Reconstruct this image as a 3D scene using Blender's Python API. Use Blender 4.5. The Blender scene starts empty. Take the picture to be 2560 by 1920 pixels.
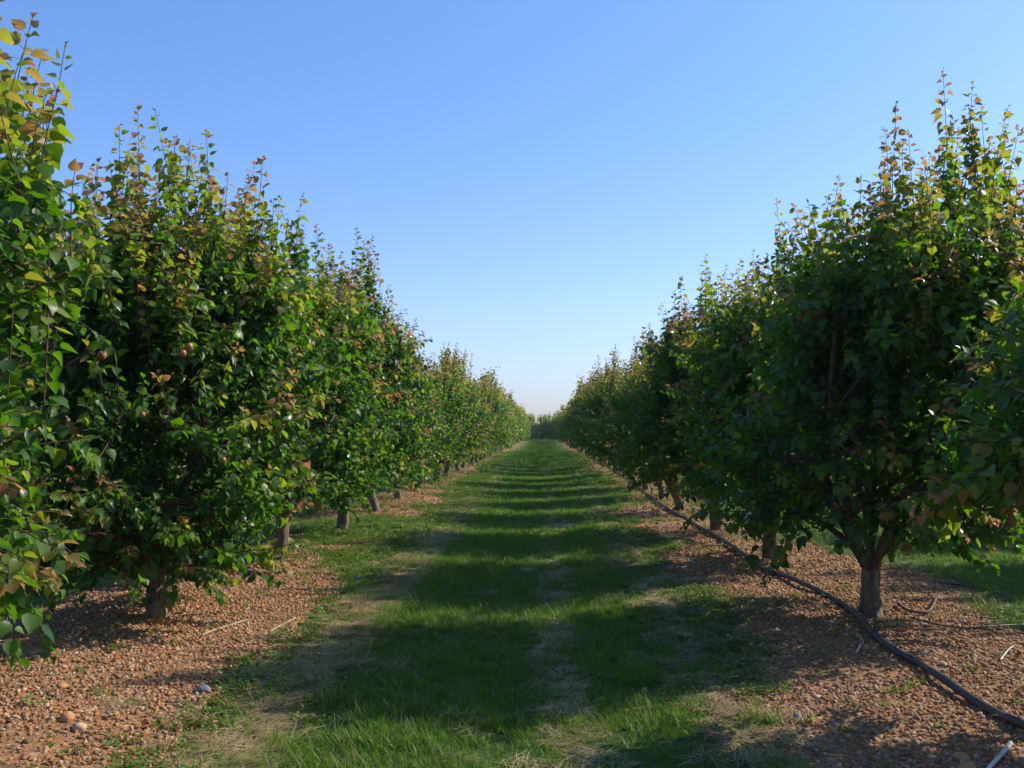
import bpy, math, random
import numpy as np
from mathutils import Vector, Matrix

rs = np.random.RandomState(7)
random.seed(7)
scene = bpy.context.scene
C = scene.collection
R = math.radians

# ------------------------------------------------------------------ camera
CAM = np.array([0.0, 0.0, 1.56])
PITCH, YAW, LENS = 2.6, 1.8, 35.5
cam_d = bpy.data.cameras.new('camera')
cam = bpy.data.objects.new('camera', cam_d)
C.objects.link(cam)
cam.location = CAM
cam.rotation_euler = (R(90 + PITCH), 0, R(YAW))
cam_d.lens = LENS
cam_d.sensor_width = 36
cam_d.clip_start = 0.05
cam_d.clip_end = 2000
scene.camera = cam

# ------------------------------------------------------------------ light
SUN_AZ, SUN_EL = 69.0, 35.0            # degrees right of the lane's direction, above the horizon
world = bpy.data.worlds.new('World')
scene.world = world
world.use_nodes = True
wn, wl = world.node_tree.nodes, world.node_tree.links
wn.clear()
sky = wn.new('ShaderNodeTexSky')
sky.sky_type = 'NISHITA'
sky.sun_disc = False
sky.sun_elevation = R(SUN_EL)
sky.sun_rotation = R(SUN_AZ)
sky.altitude = 0
sky.air_density = 1.0
sky.dust_density = 0.6
sky.ozone_density = 3.0
bg = wn.new('ShaderNodeBackground')
bg.inputs['Strength'].default_value = 0.15
out = wn.new('ShaderNodeOutputWorld')
hs = wn.new('ShaderNodeHueSaturation')              # the camera's vivid blue
hs.inputs['Saturation'].default_value = 1.16
tcw = wn.new('ShaderNodeTexCoord'); sepw = wn.new('ShaderNodeSeparateXYZ'); wl.new(tcw.outputs['Generated'], sepw.inputs[0])
rw = wn.new('ShaderNodeValToRGB'); cr = rw.color_ramp
cr.elements[0].position = 0.0; cr.elements[0].color = (.64, .68, .98, 1)
cr.elements[1].position = .5; cr.elements[1].color = (1.14, 1.14, 1.24, 1)
e = cr.elements.new(.12); e.color = (.92, .88, 1.09, 1)
wl.new(sepw.outputs['Z'], rw.inputs[0])
mw = wn.new('ShaderNodeMix'); mw.data_type = 'RGBA'; mw.blend_type = 'MULTIPLY'; mw.inputs[0].default_value = 1
wl.new(sky.outputs[0], hs.inputs['Color']); wl.new(hs.outputs[0], mw.inputs[6]); wl.new(rw.outputs[0], mw.inputs[7])
wl.new(mw.outputs[2], bg.inputs[0])
wl.new(bg.outputs[0], out.inputs[0])

sd = bpy.data.lights.new('sun', 'SUN')
sd.energy = 5.0
sd.angle = R(0.53)
sd.color = (1.0, 0.90, 0.76)
sun = bpy.data.objects.new('sun', sd)
C.objects.link(sun)
az, el = R(SUN_AZ), R(SUN_EL)
sdir = Vector((math.sin(az) * math.cos(el), math.cos(az) * math.cos(el), math.sin(el)))
sun.rotation_euler = sdir.to_track_quat('Z', 'Y').to_euler()
sun.location = (30, 10, 30)

scene.view_settings.view_transform = 'Standard'
scene.view_settings.look = 'None'
scene.view_settings.gamma = 1
scene.view_settings.use_curve_mapping = False
scene.view_settings.exposure = 0.36
scene.cycles.max_bounces = 6
scene.cycles.diffuse_bounces = 2
scene.cycles.glossy_bounces = 2
scene.cycles.transmission_bounces = 4
scene.cycles.transparent_max_bounces = 4
scene.cycles.caustics_reflective = False
scene.cycles.caustics_refractive = False
scene.cycles.use_denoising = True
scene.cycles.volume_bounces = 0
HAZE = 0.0003

# ------------------------------------------------------------------ helpers
def tag(o, label=None, cat=None, group=None, kind=None):
    if label: o['label'] = label
    if cat: o['category'] = cat
    if group: o['group'] = group
    if kind: o['kind'] = kind
    return o

def link(name, me, parent=None):
    o = bpy.data.objects.new(name, me)
    C.objects.link(o)
    if parent: o.parent = parent
    return o

def quad_mesh(name, V, Q, mat=None, smooth=True, attrs=None):
    me = bpy.data.meshes.new(name)
    V = np.ascontiguousarray(V, dtype=np.float32); Q = np.ascontiguousarray(Q, dtype=np.int32)
    nf, k = Q.shape
    me.vertices.add(len(V)); me.vertices.foreach_set('co', V.ravel())
    me.loops.add(nf * k); me.loops.foreach_set('vertex_index', Q.ravel())
    me.polygons.add(nf)
    me.polygons.foreach_set('loop_start', np.arange(0, nf * k, k, dtype=np.int32))
    me.polygons.foreach_set('loop_total', np.full(nf, k, dtype=np.int32))
    me.polygons.foreach_set('use_smooth', np.full(nf, smooth))
    me.update(calc_edges=True)
    for kx, a in (attrs or {}).items():
        at = me.attributes.new(kx, 'FLOAT', 'POINT')
        at.data.foreach_set('value', np.ascontiguousarray(a, dtype=np.float32))
    if mat: me.materials.append(mat)
    return me

class Noise2:
    def __init__(s, seed):
        s.t = np.random.RandomState(seed).rand(256, 256)
    def __call__(s, x, y):
        x = np.asarray(x, float); y = np.asarray(y, float)
        xi = np.floor(x).astype(int); yi = np.floor(y).astype(int)
        fx = x - xi; fy = y - yi
        fx = fx * fx * (3 - 2 * fx); fy = fy * fy * (3 - 2 * fy)
        g = lambda a, b: s.t[a & 255, b & 255]
        return (g(xi, yi) * (1 - fx) * (1 - fy) + g(xi + 1, yi) * fx * (1 - fy)
                + g(xi, yi + 1) * (1 - fx) * fy + g(xi + 1, yi + 1) * fx * fy) * 2 - 1
n1, n2, n3, n4 = Noise2(1), Noise2(2), Noise2(3), Noise2(4)
def fbm(n, x, y, s, o=3):
    v = 0; a = 1.0; tot = 0
    for i in range(o):
        v = v + a * n(x / s + 13 * i, y / s + 7 * i); tot += a; a *= .5; s *= .5
    return v / tot

ROW, GAP = 2.6, 5.7
def row_u(x):
    return (np.asarray(x, float) - ROW + GAP / 2) % GAP - GAP / 2
def ground_z(x, y):
    x = np.asarray(x, float); y = np.asarray(y, float)
    z = 0.07 * np.cos(2 * np.pi * (x - ROW) / GAP)
    z = z + 0.035 * fbm(n1, x, y, 1.7, 2) + 0.012 * fbm(n2, x, y, .35, 2)
    z = z * np.clip((160 - np.abs(y)) / 20, 0, 1)
    return z
def sstep(a, b, v):
    t = np.clip((v - a) / (b - a), 0, 1); return t * t * (3 - 2 * t)
def masks(x, y):
    """grass, weed, straw, gravel (0..1)"""
    x = np.asarray(x, float); y = np.asarray(y, float)
    u = row_u(x); au = np.abs(u)
    wob = .16 * fbm(n3, x, y, .9, 3)
    grass = sstep(1.60, 1.76, au + .45 * wob + .10 * fbm(n4, x, y, .3, 2))
    head = sstep(132, 134, y)
    mid = np.exp(-((x - .12 - .05 * n1(y * .7, 3.3)) / .085) ** 2) * (.3 + .7 * sstep(-.4, .2, fbm(n2, x * .5, y, 1.1, 3))) * .5
    side = (1 - .6 * sstep(14, 30, y)) * sstep(1.30, 1.50, au + wob) * (1 - sstep(1.64, 1.78, au + .45 * wob)) * np.where((u > 0), .8, .2)
    side = side * (.25 + .75 * sstep(-.35, .2, fbm(n4, x, y, .6, 3)))
    straw = np.clip(side + mid, 0, 1)
    w = fbm(n4, x + 40, y, 1.3, 3)
    bump = 1.0 * np.exp(-((x + 2.7) / 1.3) ** 2 - ((y - 15.3) / 2.6) ** 2) + .5 * np.exp(-((x + 2.1) / .5) ** 2 - ((y - 12.3) / 1.2) ** 2) - .45 * np.exp(-((x + 2.2) / 1.0) ** 2 - ((y - 8.8) / 1.5) ** 2)
    far = sstep(12, 30, y) * .45 + .16 * sstep(.95, 1.4, au)
    zone = sstep(.75, 1.35, au + .5 * wob)
    weed = sstep(.0, .5, w + bump + far + zone * .5 - .05)
    weed = weed * (1 - grass) * (1 - .45 * straw)
    weed = np.where((au < .55) & (bump < .3), weed * .25, weed)
    grass = np.maximum(np.maximum(grass * (1 - .85 * mid), .22 * sstep(1.2, 1.5, au)), head)
    gravel = (1 - sstep(1.15, 1.65, au + wob)) * (1 - .55 * weed) * (1 - head)
    return grass, weed * (1 - head), straw * (1 - head), gravel

# ------------------------------------------------------------------ materials
def new_mat(name):
    m = bpy.data.materials.new(name); m.use_nodes = True
    m.node_tree.nodes.clear()
    return m, m.node_tree.nodes, m.node_tree.links
def N(nodes, t, **kw):
    n = nodes.new(t)
    for k, v in kw.items():
        if k.startswith('_'): setattr(n, k[1:], v)
        else: n.inputs[k.replace('__', ' ')].default_value = v
    return n
def ramp(nodes, stops, interp='LINEAR'):
    r = nodes.new('ShaderNodeValToRGB'); cr = r.color_ramp; cr.interpolation = interp
    while len(cr.elements) < len(stops): cr.elements.new(.5)
    for e, (p, c) in zip(cr.elements, stops):
        e.position = p; e.color = (*c, 1)
    return r

def leaf_material():
    m, n, l = new_mat('apricot_leaf')
    age = N(n, 'ShaderNodeAttribute', _attribute_name='age')
    rnd = N(n, 'ShaderNodeAttribute', _attribute_name='rnd')
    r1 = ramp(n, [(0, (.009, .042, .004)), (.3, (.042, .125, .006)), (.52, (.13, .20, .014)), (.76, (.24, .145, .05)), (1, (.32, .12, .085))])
    r2 = ramp(n, [(0, (.035, .17, .006)), (.3, (.17, .40, .012)), (.52, (.46, .54, .03)), (.76, (.58, .34, .09)), (1, (.60, .24, .15))])
    l.new(age.outputs['Fac'], r1.inputs[0]); l.new(age.outputs['Fac'], r2.inputs[0])
    mr = N(n, 'ShaderNodeMapRange'); mr.inputs['To Min'].default_value = .72; mr.inputs['To Max'].default_value = 1.3
    l.new(rnd.outputs['Fac'], mr.inputs['Value'])
    geo = N(n, 'ShaderNodeNewGeometry')
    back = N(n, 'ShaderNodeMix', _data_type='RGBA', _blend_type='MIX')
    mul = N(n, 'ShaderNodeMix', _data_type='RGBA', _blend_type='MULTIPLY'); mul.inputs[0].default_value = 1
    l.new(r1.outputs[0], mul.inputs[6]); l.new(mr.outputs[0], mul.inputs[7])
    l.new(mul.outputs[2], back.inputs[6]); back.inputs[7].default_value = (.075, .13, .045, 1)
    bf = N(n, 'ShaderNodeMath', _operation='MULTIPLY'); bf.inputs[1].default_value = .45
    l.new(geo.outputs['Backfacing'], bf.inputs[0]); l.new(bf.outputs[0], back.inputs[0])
    p = N(n, 'ShaderNodeBsdfPrincipled', Roughness=.36)
    p.inputs['Specular IOR Level'].default_value = .27
    l.new(back.outputs[2], p.inputs['Base Color'])
    rr = N(n, 'ShaderNodeMapRange'); rr.inputs['To Min'].default_value = .28; rr.inputs['To Max'].default_value = .55
    l.new(rnd.outputs['Fac'], rr.inputs['Value']); l.new(rr.outputs[0], p.inputs['Roughness'])
    tr = N(n, 'ShaderNodeBsdfTranslucent'); l.new(r2.outputs[0], tr.inputs[0])
    mx = N(n, 'ShaderNodeMixShader'); mx.inputs[0].default_value = .42
    l.new(p.outputs[0], mx.inputs[1]); l.new(tr.outputs[0], mx.inputs[2])
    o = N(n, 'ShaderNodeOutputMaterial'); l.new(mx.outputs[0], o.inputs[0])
    return m

def bark_material(name, c1, c2, scale=1.0, bump=.5):
    m, n, l = new_mat(name)
    tc = N(n, 'ShaderNodeTexCoord')
    mp = N(n, 'ShaderNodeMapping'); mp.inputs['Scale'].default_value = (34 * scale, 34 * scale, 7 * scale)
    l.new(tc.outputs['Object'], mp.inputs[0])
    a = N(n, 'ShaderNodeTexNoise', Scale=1.0, Detail=6.0, Roughness=.65); l.new(mp.outputs[0], a.inputs['Vector'])
    b = N(n, 'ShaderNodeTexNoise', Scale=6.0, Detail=3.0); l.new(tc.outputs['Object'], b.inputs['Vector'])
    r = ramp(n, [(.3, c1), (.7, c2)]); l.new(a.outputs[0], r.inputs[0])
    mu = N(n, 'ShaderNodeMix', _data_type='RGBA', _blend_type='OVERLAY'); mu.inputs[0].default_value = .6
    l.new(r.outputs[0], mu.inputs[6]); l.new(b.outputs[0], mu.inputs[7])
    bp = N(n, 'ShaderNodeBump', Strength=bump, Distance=.022); l.new(a.outputs[0], bp.inputs['Height'])
    p = N(n, 'ShaderNodeBsdfPrincipled', Roughness=.85); l.new(mu.outputs[2], p.inputs[0]); l.new(bp.outputs[0], p.inputs['Normal'])
    o = N(n, 'ShaderNodeOutputMaterial'); l.new(p.outputs[0], o.inputs[0])
    return m

def blade_material(name, stops, trans, rough=.5, mix=.3):
    m, n, l = new_mat(name)
    oi = N(n, 'ShaderNodeObjectInfo')
    at = N(n, 'ShaderNodeAttribute', _attribute_name='rnd')
    ad = N(n, 'ShaderNodeMath', _operation='ADD'); l.new(oi.outputs['Random'], ad.inputs[0]); l.new(at.outputs['Fac'], ad.inputs[1])
    fr = N(n, 'ShaderNodeMath', _operation='FRACT'); l.new(ad.outputs[0], fr.inputs[0])
    r = ramp(n, stops); l.new(fr.outputs[0], r.inputs[0])
    p = N(n, 'ShaderNodeBsdfPrincipled', Roughness=rough); l.new(r.outputs[0], p.inputs[0]); p.inputs['Specular IOR Level'].default_value = .25
    tr = N(n, 'ShaderNodeBsdfTranslucent'); tr.inputs[0].default_value = (*trans, 1)
    mx = N(n, 'ShaderNodeMixShader'); mx.inputs[0].default_value = mix
    l.new(p.outputs[0], mx.inputs[1]); l.new(tr.outputs[0], mx.inputs[2])
    o = N(n, 'ShaderNodeOutputMaterial'); l.new(mx.outputs[0], o.inputs[0])
    return m

def stone_material(name, stops, rough=.8, rand_obj=True, nscale=60):
    m, n, l = new_mat(name)
    oi = N(n, 'ShaderNodeObjectInfo')
    tc = N(n, 'ShaderNodeTexCoord')
    r = ramp(n, stops); l.new(oi.outputs['Random'], r.inputs[0])
    ns = N(n, 'ShaderNodeTexNoise', Scale=float(nscale), Detail=5.0, Roughness=.7); l.new(tc.outputs['Object'], ns.inputs['Vector'])
    mu = N(n, 'ShaderNodeMix', _data_type='RGBA', _blend_type='OVERLAY'); mu.inputs[0].default_value = .7
    l.new(r.outputs[0], mu.inputs[6]); l.new(ns.outputs[0], mu.inputs[7])
    bp = N(n, 'ShaderNodeBump', Strength=.5, Distance=.006); l.new(ns.outputs[0], bp.inputs['Height'])
    p = N(n, 'ShaderNodeBsdfPrincipled', Roughness=rough); l.new(mu.outputs[2], p.inputs[0]); l.new(bp.outputs[0], p.inputs['Normal'])
    o = N(n, 'ShaderNodeOutputMaterial'); l.new(p.outputs[0], o.inputs[0])
    return m

M_leaf = leaf_material()
M_bark = bark_material('orchard_bark', (.04, .028, .02), (.27, .20, .145), 1, 1.0)
M_limb = bark_material('limb_bark', (.045, .025, .02), (.13, .08, .06), 1.6, .5)
M_twig = bark_material('twig_bark', (.06, .022, .018), (.13, .05, .035), 2, .2)
M_grass = blade_material('lane_grass', [(0, (.045, .11, .008)), (.5, (.08, .155, .011)), (.8, (.13, .195, .018)), (.88, (.12, .15, .04)), (.93, (.30, .25, .12)), (1, (.36, .29, .15))], (.20, .42, .015), .5, .36)
M_weed = blade_material('weed_green', [(0, (.06, .14, .018)), (.6, (.10, .18, .022)), (1, (.17, .21, .04))], (.2, .36, .03), .5, .3)
M_straw = blade_material('dry_straw', [(0, (.34, .26, .12)), (.5, (.46, .36, .18)), (1, (.20, .15, .08))], (.4, .3, .15), .6, .12)
M_pebble = stone_material('brown_pebble', [(0, (.30, .12, .036)), (.25, (.41, .19, .065)), (.45, (.19, .095, .04)), (.65, (.42, .21, .09)), (.8, (.50, .32, .18)), (.88, (.10, .07, .045)), (.95, (.58, .43, .30)), (1, (.26, .13, .06))])
M_greyrock = stone_material('grey_rock', [(0, (.15, .15, .16)), (1, (.24, .24, .25))], .9, nscale=30)
M_orangerock = stone_material('orange_rock', [(0, (.40, .17, .06)), (1, (.45, .24, .11))], .85, nscale=25)
M_palerock = stone_material('pale_rock', [(0, (.40, .27, .17)), (1, (.44, .31, .20))], .85, nscale=25)
M_whitestick = bark_material('bleached_wood', (.5, .47, .42), (.75, .73, .68), 2, .2)
M_dryst = bark_material('dry_stick', (.35, .27, .19), (.52, .44, .34), 2, .3)
M_darkst = bark_material('dark_stick', (.06, .045, .035), (.15, .11, .085), 2, .4)

def pipe_material():
    m, n, l = new_mat('black_polythene')
    tc = N(n, 'ShaderNodeTexCoord')
    ns = N(n, 'ShaderNodeTexNoise', Scale=3.0, Detail=6.0, Roughness=.6); l.new(tc.outputs['Object'], ns.inputs['Vector'])
    r = ramp(n, [(.35, (.02, .021, .024)), (.55, (.05, .05, .052)), (.72, (.17, .13, .09))]); l.new(ns.outputs[0], r.inputs[0])
    rr = ramp(n, [(.3, (.34,) * 3), (.8, (.65,) * 3)]); l.new(ns.outputs[0], rr.inputs[0])
    p = N(n, 'ShaderNodeBsdfPrincipled'); l.new(r.outputs[0], p.inputs[0]); l.new(rr.outputs[0], p.inputs['Roughness'])
    o = N(n, 'ShaderNodeOutputMaterial'); l.new(p.outputs[0], o.inputs[0])
    return m
M_pipe = pipe_material()

def ground_material():
    m, n, l = new_mat('orchard_soil')
    tc = N(n, 'ShaderNodeTexCoord')
    gr, we, st, gv = [N(n, 'ShaderNodeAttribute', _attribute_name=k) for k in ('grass', 'weed', 'straw', 'gravel')]
    v = N(n, 'ShaderNodeTexVoronoi', Scale=38.0); l.new(tc.outputs['Object'], v.inputs['Vector'])
    hs = N(n, 'ShaderNodeSeparateColor'); l.new(v.outputs['Color'], hs.inputs[0])
    peb = ramp(n, [(0, (.20, .095, .04)), (.4, (.32, .17, .075)), (.7, (.24, .13, .07)), (.9, (.42, .29, .18)), (1, (.15, .11, .08))]); l.new(hs.outputs[0], peb.inputs[0])
    big = N(n, 'ShaderNodeTexNoise', Scale=1.3, Detail=8.0, Roughness=.65); l.new(tc.outputs['Object'], big.inputs['Vector'])
    fine = N(n, 'ShaderNodeTexNoise', Scale=45.0, Detail=5.0, Roughness=.7); l.new(tc.outputs['Object'], fine.inputs['Vector'])
    soil = ramp(n, [(.3, (.13, .065, .028)), (.55, (.23, .125, .052)), (.75, (.28, .17, .085))]); l.new(big.outputs[0], soil.inputs[0])
    def mix(a, b, f, bt='MIX'):
        x = N(n, 'ShaderNodeMix', _data_type='RGBA', _blend_type=bt)
        if isinstance(f, float): x.inputs[0].default_value = f
        else: l.new(f, x.inputs[0])
        if isinstance(a, tuple): x.inputs[6].default_value = (*a, 1)
        else: l.new(a, x.inputs[6])
        if isinstance(b, tuple): x.inputs[7].default_value = (*b, 1)
        else: l.new(b, x.inputs[7])
        return x.outputs[2]
    def brk(att, lo, hi):
        a = N(n, 'ShaderNodeMath', _operation='ADD'); l.new(att.outputs['Fac'], a.inputs[0])
        s = N(n, 'ShaderNodeMath', _operation='SUBTRACT'); l.new(fine.outputs[0], s.inputs[0]); s.inputs[1].default_value = .5
        l.new(s.outputs[0], a.inputs[1])
        mr = N(n, 'ShaderNodeMapRange', _interpolation_type='SMOOTHSTEP'); mr.inputs['From Min'].default_value = lo; mr.inputs['From Max'].default_value = hi
        l.new(a.outputs[0], mr.inputs['Value']); return mr.outputs[0]
    c = mix(soil.outputs[0], peb.outputs[0], brk(gv, .25, .6))
    wcol = ramp(n, [(.35, (.06, .12, .02)), (.65, (.13, .18, .035))]); l.new(fine.outputs[0], wcol.inputs[0])
    c = mix(c, wcol.outputs[0], brk(we, .45, .8))
    scol = ramp(n, [(.35, (.07, .06, .02)), (.65, (.19, .15, .06))]); l.new(fine.outputs[0], scol.inputs[0])
    c = mix(c, scol.outputs[0], brk(st, .35, .75))
    gcol = ramp(n, [(.35, (.025, .06, .012)), (.65, (.06, .11, .022))]); l.new(fine.outputs[0], gcol.inputs[0])
    c = mix(c, gcol.outputs[0], brk(gr, .3, .6))
    bp = N(n, 'ShaderNodeBump', Strength=.7, Distance=.012)
    inv = N(n, 'ShaderNodeMath', _operation='SUBTRACT'); l.new(fine.outputs[0], inv.inputs[0]); l.new(v.outputs['Distance'], inv.inputs[1])
    l.new(inv.outputs[0], bp.inputs['Height'])
    p = N(n, 'ShaderNodeBsdfPrincipled', Roughness=.95); l.new(c, p.inputs[0]); l.new(bp.outputs[0], p.inputs['Normal'])
    p.inputs['Specular IOR Level'].default_value = .2
    o = N(n, 'ShaderNodeOutputMaterial'); l.new(p.outputs[0], o.inputs[0])
    return m

# ------------------------------------------------------------------ ground sheet
def axis(fine0, fine1, step, far0, far1, g=1.09):
    a = list(np.arange(fine0, fine1, step)); s = step; v = a[-1]
    while v < far1: s = min(s * g, 40); v += s; a.append(v)
    s = step; v = a[0]; b = []
    while v > far0: s = min(s * g, 40); v -= s; b.append(v)
    return np.array(b[::-1] + a)
gx = axis(-5.4, 6.8, .06, -600, 600, 1.07)
gy = axis(3.6, 22, .07, -300, 900, 1.025)
X, Y = np.meshgrid(gx, gy)
Z = ground_z(X, Y)
V = np.stack([X, Y, Z], -1).reshape(-1, 3)
nx, ny = len(gx), len(gy)
i = np.arange(nx - 1)[None, :] + nx * np.arange(ny - 1)[:, None]
Q = np.stack([i, i + 1, i + nx + 1, i + nx], -1).reshape(-1, 4)
g_, w_, s_, v_ = [a.ravel() for a in masks(X, Y)]
ground = link('orchard_ground', quad_mesh('orchard_ground', V, Q, ground_material(), True, dict(grass=g_, weed=w_, straw=s_, gravel=v_)))
tag(ground, kind='structure')

# ------------------------------------------------------------------ scatter by geometry nodes
lib = {}
def library(name, objs):
    col = bpy.data.collections.new(name)
    for k, me in enumerate(objs):
        o = bpy.data.objects.new('%s_piece_%02d' % (name, k), me); col.objects.link(o)
    lib[name] = (col, len(objs))
def scatter(name, libname, P, rot, scl, idx, z_off=0.0):
    me = bpy.data.meshes.new(name)
    me.vertices.add(len(P)); me.vertices.foreach_set('co', np.ascontiguousarray(P, dtype=np.float32).ravel())
    for k, a, t in (('rot', rot, 'FLOAT_VECTOR'), ('scl', scl, 'FLOAT_VECTOR')):
        at = me.attributes.new(k, t, 'POINT'); at.data.foreach_set('vector', np.ascontiguousarray(a, dtype=np.float32).ravel())
    at = me.attributes.new('idx', 'INT', 'POINT'); at.data.foreach_set('value', np.ascontiguousarray(idx, dtype=np.int32))
    me.update()
    o = link(name, me)
    ng = bpy.data.node_groups.new(name + '_nodes', 'GeometryNodeTree')
    ng.interface.new_socket('Geometry', in_out='INPUT', socket_type='NodeSocketGeometry')
    ng.interface.new_socket('Geometry', in_out='OUTPUT', socket_type='NodeSocketGeometry')
    n, l = ng.nodes, ng.links
    gi, go = n.new('NodeGroupInput'), n.new('NodeGroupOutput')
    mp = n.new('GeometryNodeMeshToPoints'); ip = n.new('GeometryNodeInstanceOnPoints')
    ci = n.new('GeometryNodeCollectionInfo'); ci.inputs['Collection'].default_value = lib[libname][0]
    ci.inputs['Separate Children'].default_value = True; ci.inputs['Reset Children'].default_value = True
    def na(nm, dt):
        a = n.new('GeometryNodeInputNamedAttribute'); a.data_type = dt; a.inputs['Name'].default_value = nm; return a.outputs['Attribute']
    l.new(gi.outputs[0], mp.inputs[0]); l.new(mp.outputs[0], ip.inputs['Points']); l.new(ci.outputs[0], ip.inputs['Instance'])
    ip.inputs['Pick Instance'].default_value = True
    l.new(na('idx', 'INT'), ip.inputs['Instance Index'])
    er = n.new('FunctionNodeEulerToRotation'); l.new(na('rot', 'FLOAT_VECTOR'), er.inputs[0]); l.new(er.outputs[0], ip.inputs['Rotation'])
    l.new(na('scl', 'FLOAT_VECTOR'), ip.inputs['Scale'])
    l.new(ip.outputs[0], go.inputs[0])
    md = o.modifiers.new('scatter', 'NODES'); md.node_group = ng
    return o

# blades: a tuft of bent strips
def tuft_mesh(name, mat, nb, rad, h, w, lean, seed, flat=False, seg=3):
    r = np.random.RandomState(seed); V = []; Q = []; A = []
    for b in range(nb):
        a = r.rand() * 6.283; d = rad * math.sqrt(r.rand())
        p = np.array([d * math.cos(a), d * math.sin(a), -.01])
        yaw = r.rand() * 6.283; L = h * r.uniform(.55, 1.15); wd = w * r.uniform(.7, 1.2)
        if flat:
            yaw = r.normal(0, .55) + (math.pi if r.rand() < .5 else 0)
            dr = np.array([math.cos(yaw), math.sin(yaw), r.uniform(-.02, .22)])
        else:
            ln = r.uniform(.05, lean); dr = np.array([math.cos(yaw) * ln, math.sin(yaw) * ln, 1])
        dr /= np.linalg.norm(dr)
        sd_ = np.cross(dr, [0, 0, 1.0]) if flat else np.array([-math.sin(yaw), math.cos(yaw), 0]); sd_ /= np.linalg.norm(sd_) + 1e-9
        bend = np.array([math.cos(yaw), math.sin(yaw), 0]) if not flat else np.array([-math.sin(yaw), math.cos(yaw), 0]) * r.choice([-1, 1])
        q = p.copy(); k0 = len(V)
        rr = r.rand() * .35
        for s in range(seg + 1):
            t = s / seg
            ww = wd * (1 - t ** 2 * .93)
            V += [q - sd_ * ww / 2, q + sd_ * ww / 2]; A += [rr, rr]
            dr = dr + bend * (.28 * r.uniform(.4, 1.3)) * (1 if not flat else .5)
            if flat: dr[2] -= .09
            else: dr[2] -= .06 * s
            dr /= np.linalg.norm(dr)
            q = q + dr * L / seg
            if flat: q[2] = max(q[2], .004)
        for s in range(seg):
            j = k0 + 2 * s; Q.append((j, j + 1, j + 3, j + 2))
    return quad_mesh(name, np.array(V), np.array(Q), mat, True, dict(rnd=A))
library('grass_tuft', [tuft_mesh('grass_tuft_%d' % k, M_grass, 42, .09, h, .0048, 1.0, 10 + k) for k, h in enumerate((.10, .13, .08, .15, .11))])
library('grass_tuft_far', [tuft_mesh('grass_clump_%d' % k, M_grass, 34, .20, h, .012, 1.0, 20 + k, seg=2) for k, h in enumerate((.11, .14, .09))])
library('straw_tuft', [tuft_mesh('straw_%d' % k, M_straw, 70, .12, .15, .0038, 1, 30 + k, True, 4) for k in range(4)])
def weed_mesh(name, seed, nleaf=22, rad=.05, ls=.02):
    r = np.random.RandomState(seed); V = []; Q = []; A = []
    for b in range(nleaf):
        a = r.rand() * 6.283; d = rad * math.sqrt(r.rand()); z = r.uniform(.004, .028)
        c = np.array([d * math.cos(a), d * math.sin(a), z]); y = r.rand() * 6.283
        t = np.array([math.cos(y), math.sin(y), r.uniform(-.1, .5)]); s = np.array([-math.sin(y), math.cos(y), r.uniform(-.3, .3)])
        L = ls * r.uniform(.7, 1.5); k = len(V)
        V += [c, c + t * L * .5 + s * L * .4, c + t * L, c + t * L * .5 - s * L * .4]; Q.append((k, k + 1, k + 2, k + 3)); A += [r.rand() * .3] * 4
    return quad_mesh(name, np.array(V), np.array(Q), M_weed, True, dict(rnd=A))
library('weed', [weed_mesh('weed_%d' % k, 50 + k) for k in range(4)] + [tuft_mesh('weed_blade_%d' % k, M_weed, 16, .04, .06, .005, 1.2, 60 + k, seg=2) for k in range(2)])

def rock_mesh(name, mat, seed, sub=1, rough=.2, squash=.6, angular=0.0):
    import bmesh
    bm = bmesh.new(); bmesh.ops.create_icosphere(bm, subdivisions=sub, radius=.5)
    r = np.random.RandomState(seed); ax = r.uniform(.75, 1.25, 3); ax[2] *= squash
    ph = r.rand(6) * 6.28; pl = r.normal(size=(7, 3)); pl /= np.linalg.norm(pl, axis=1)[:, None]
    for v in bm.verts:
        c = np.array(v.co)
        if angular:
            for q in pl:
                dd = c @ q - (.5 - .5 * angular * r.uniform(.28, .30)); 
                if dd > 0: c = c - q * dd
        d = 1 + rough * (math.sin(c[0] * 7 + ph[0]) * math.sin(c[1] * 6 + ph[1]) + .6 * math.sin(c[2] * 9 + ph[2] + c[0] * 5)) + rough * .25 * r.normal()
        v.co = Vector(c * d * ax)
    me = bpy.data.meshes.new(name); bm.to_mesh(me); bm.free()
    for p in me.polygons: p.use_smooth = angular == 0
    me.materials.append(mat)
    return me
library('pebble', [rock_mesh('pebble_%d' % k, M_pebble, 70 + k, 1 if k % 2 else 2, .12, .62) for k in range(4)] + [rock_mesh('pebble_chip_%d' % k, M_pebble, 80 + k, 2, .07, .75, .9) for k in range(4)])
M_litter = blade_material('dead_leaf', [(0, (.14, .07, .03)), (.5, (.25, .14, .06)), (1, (.33, .23, .12))], (.2, .1, .04), .8, .1)
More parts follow.
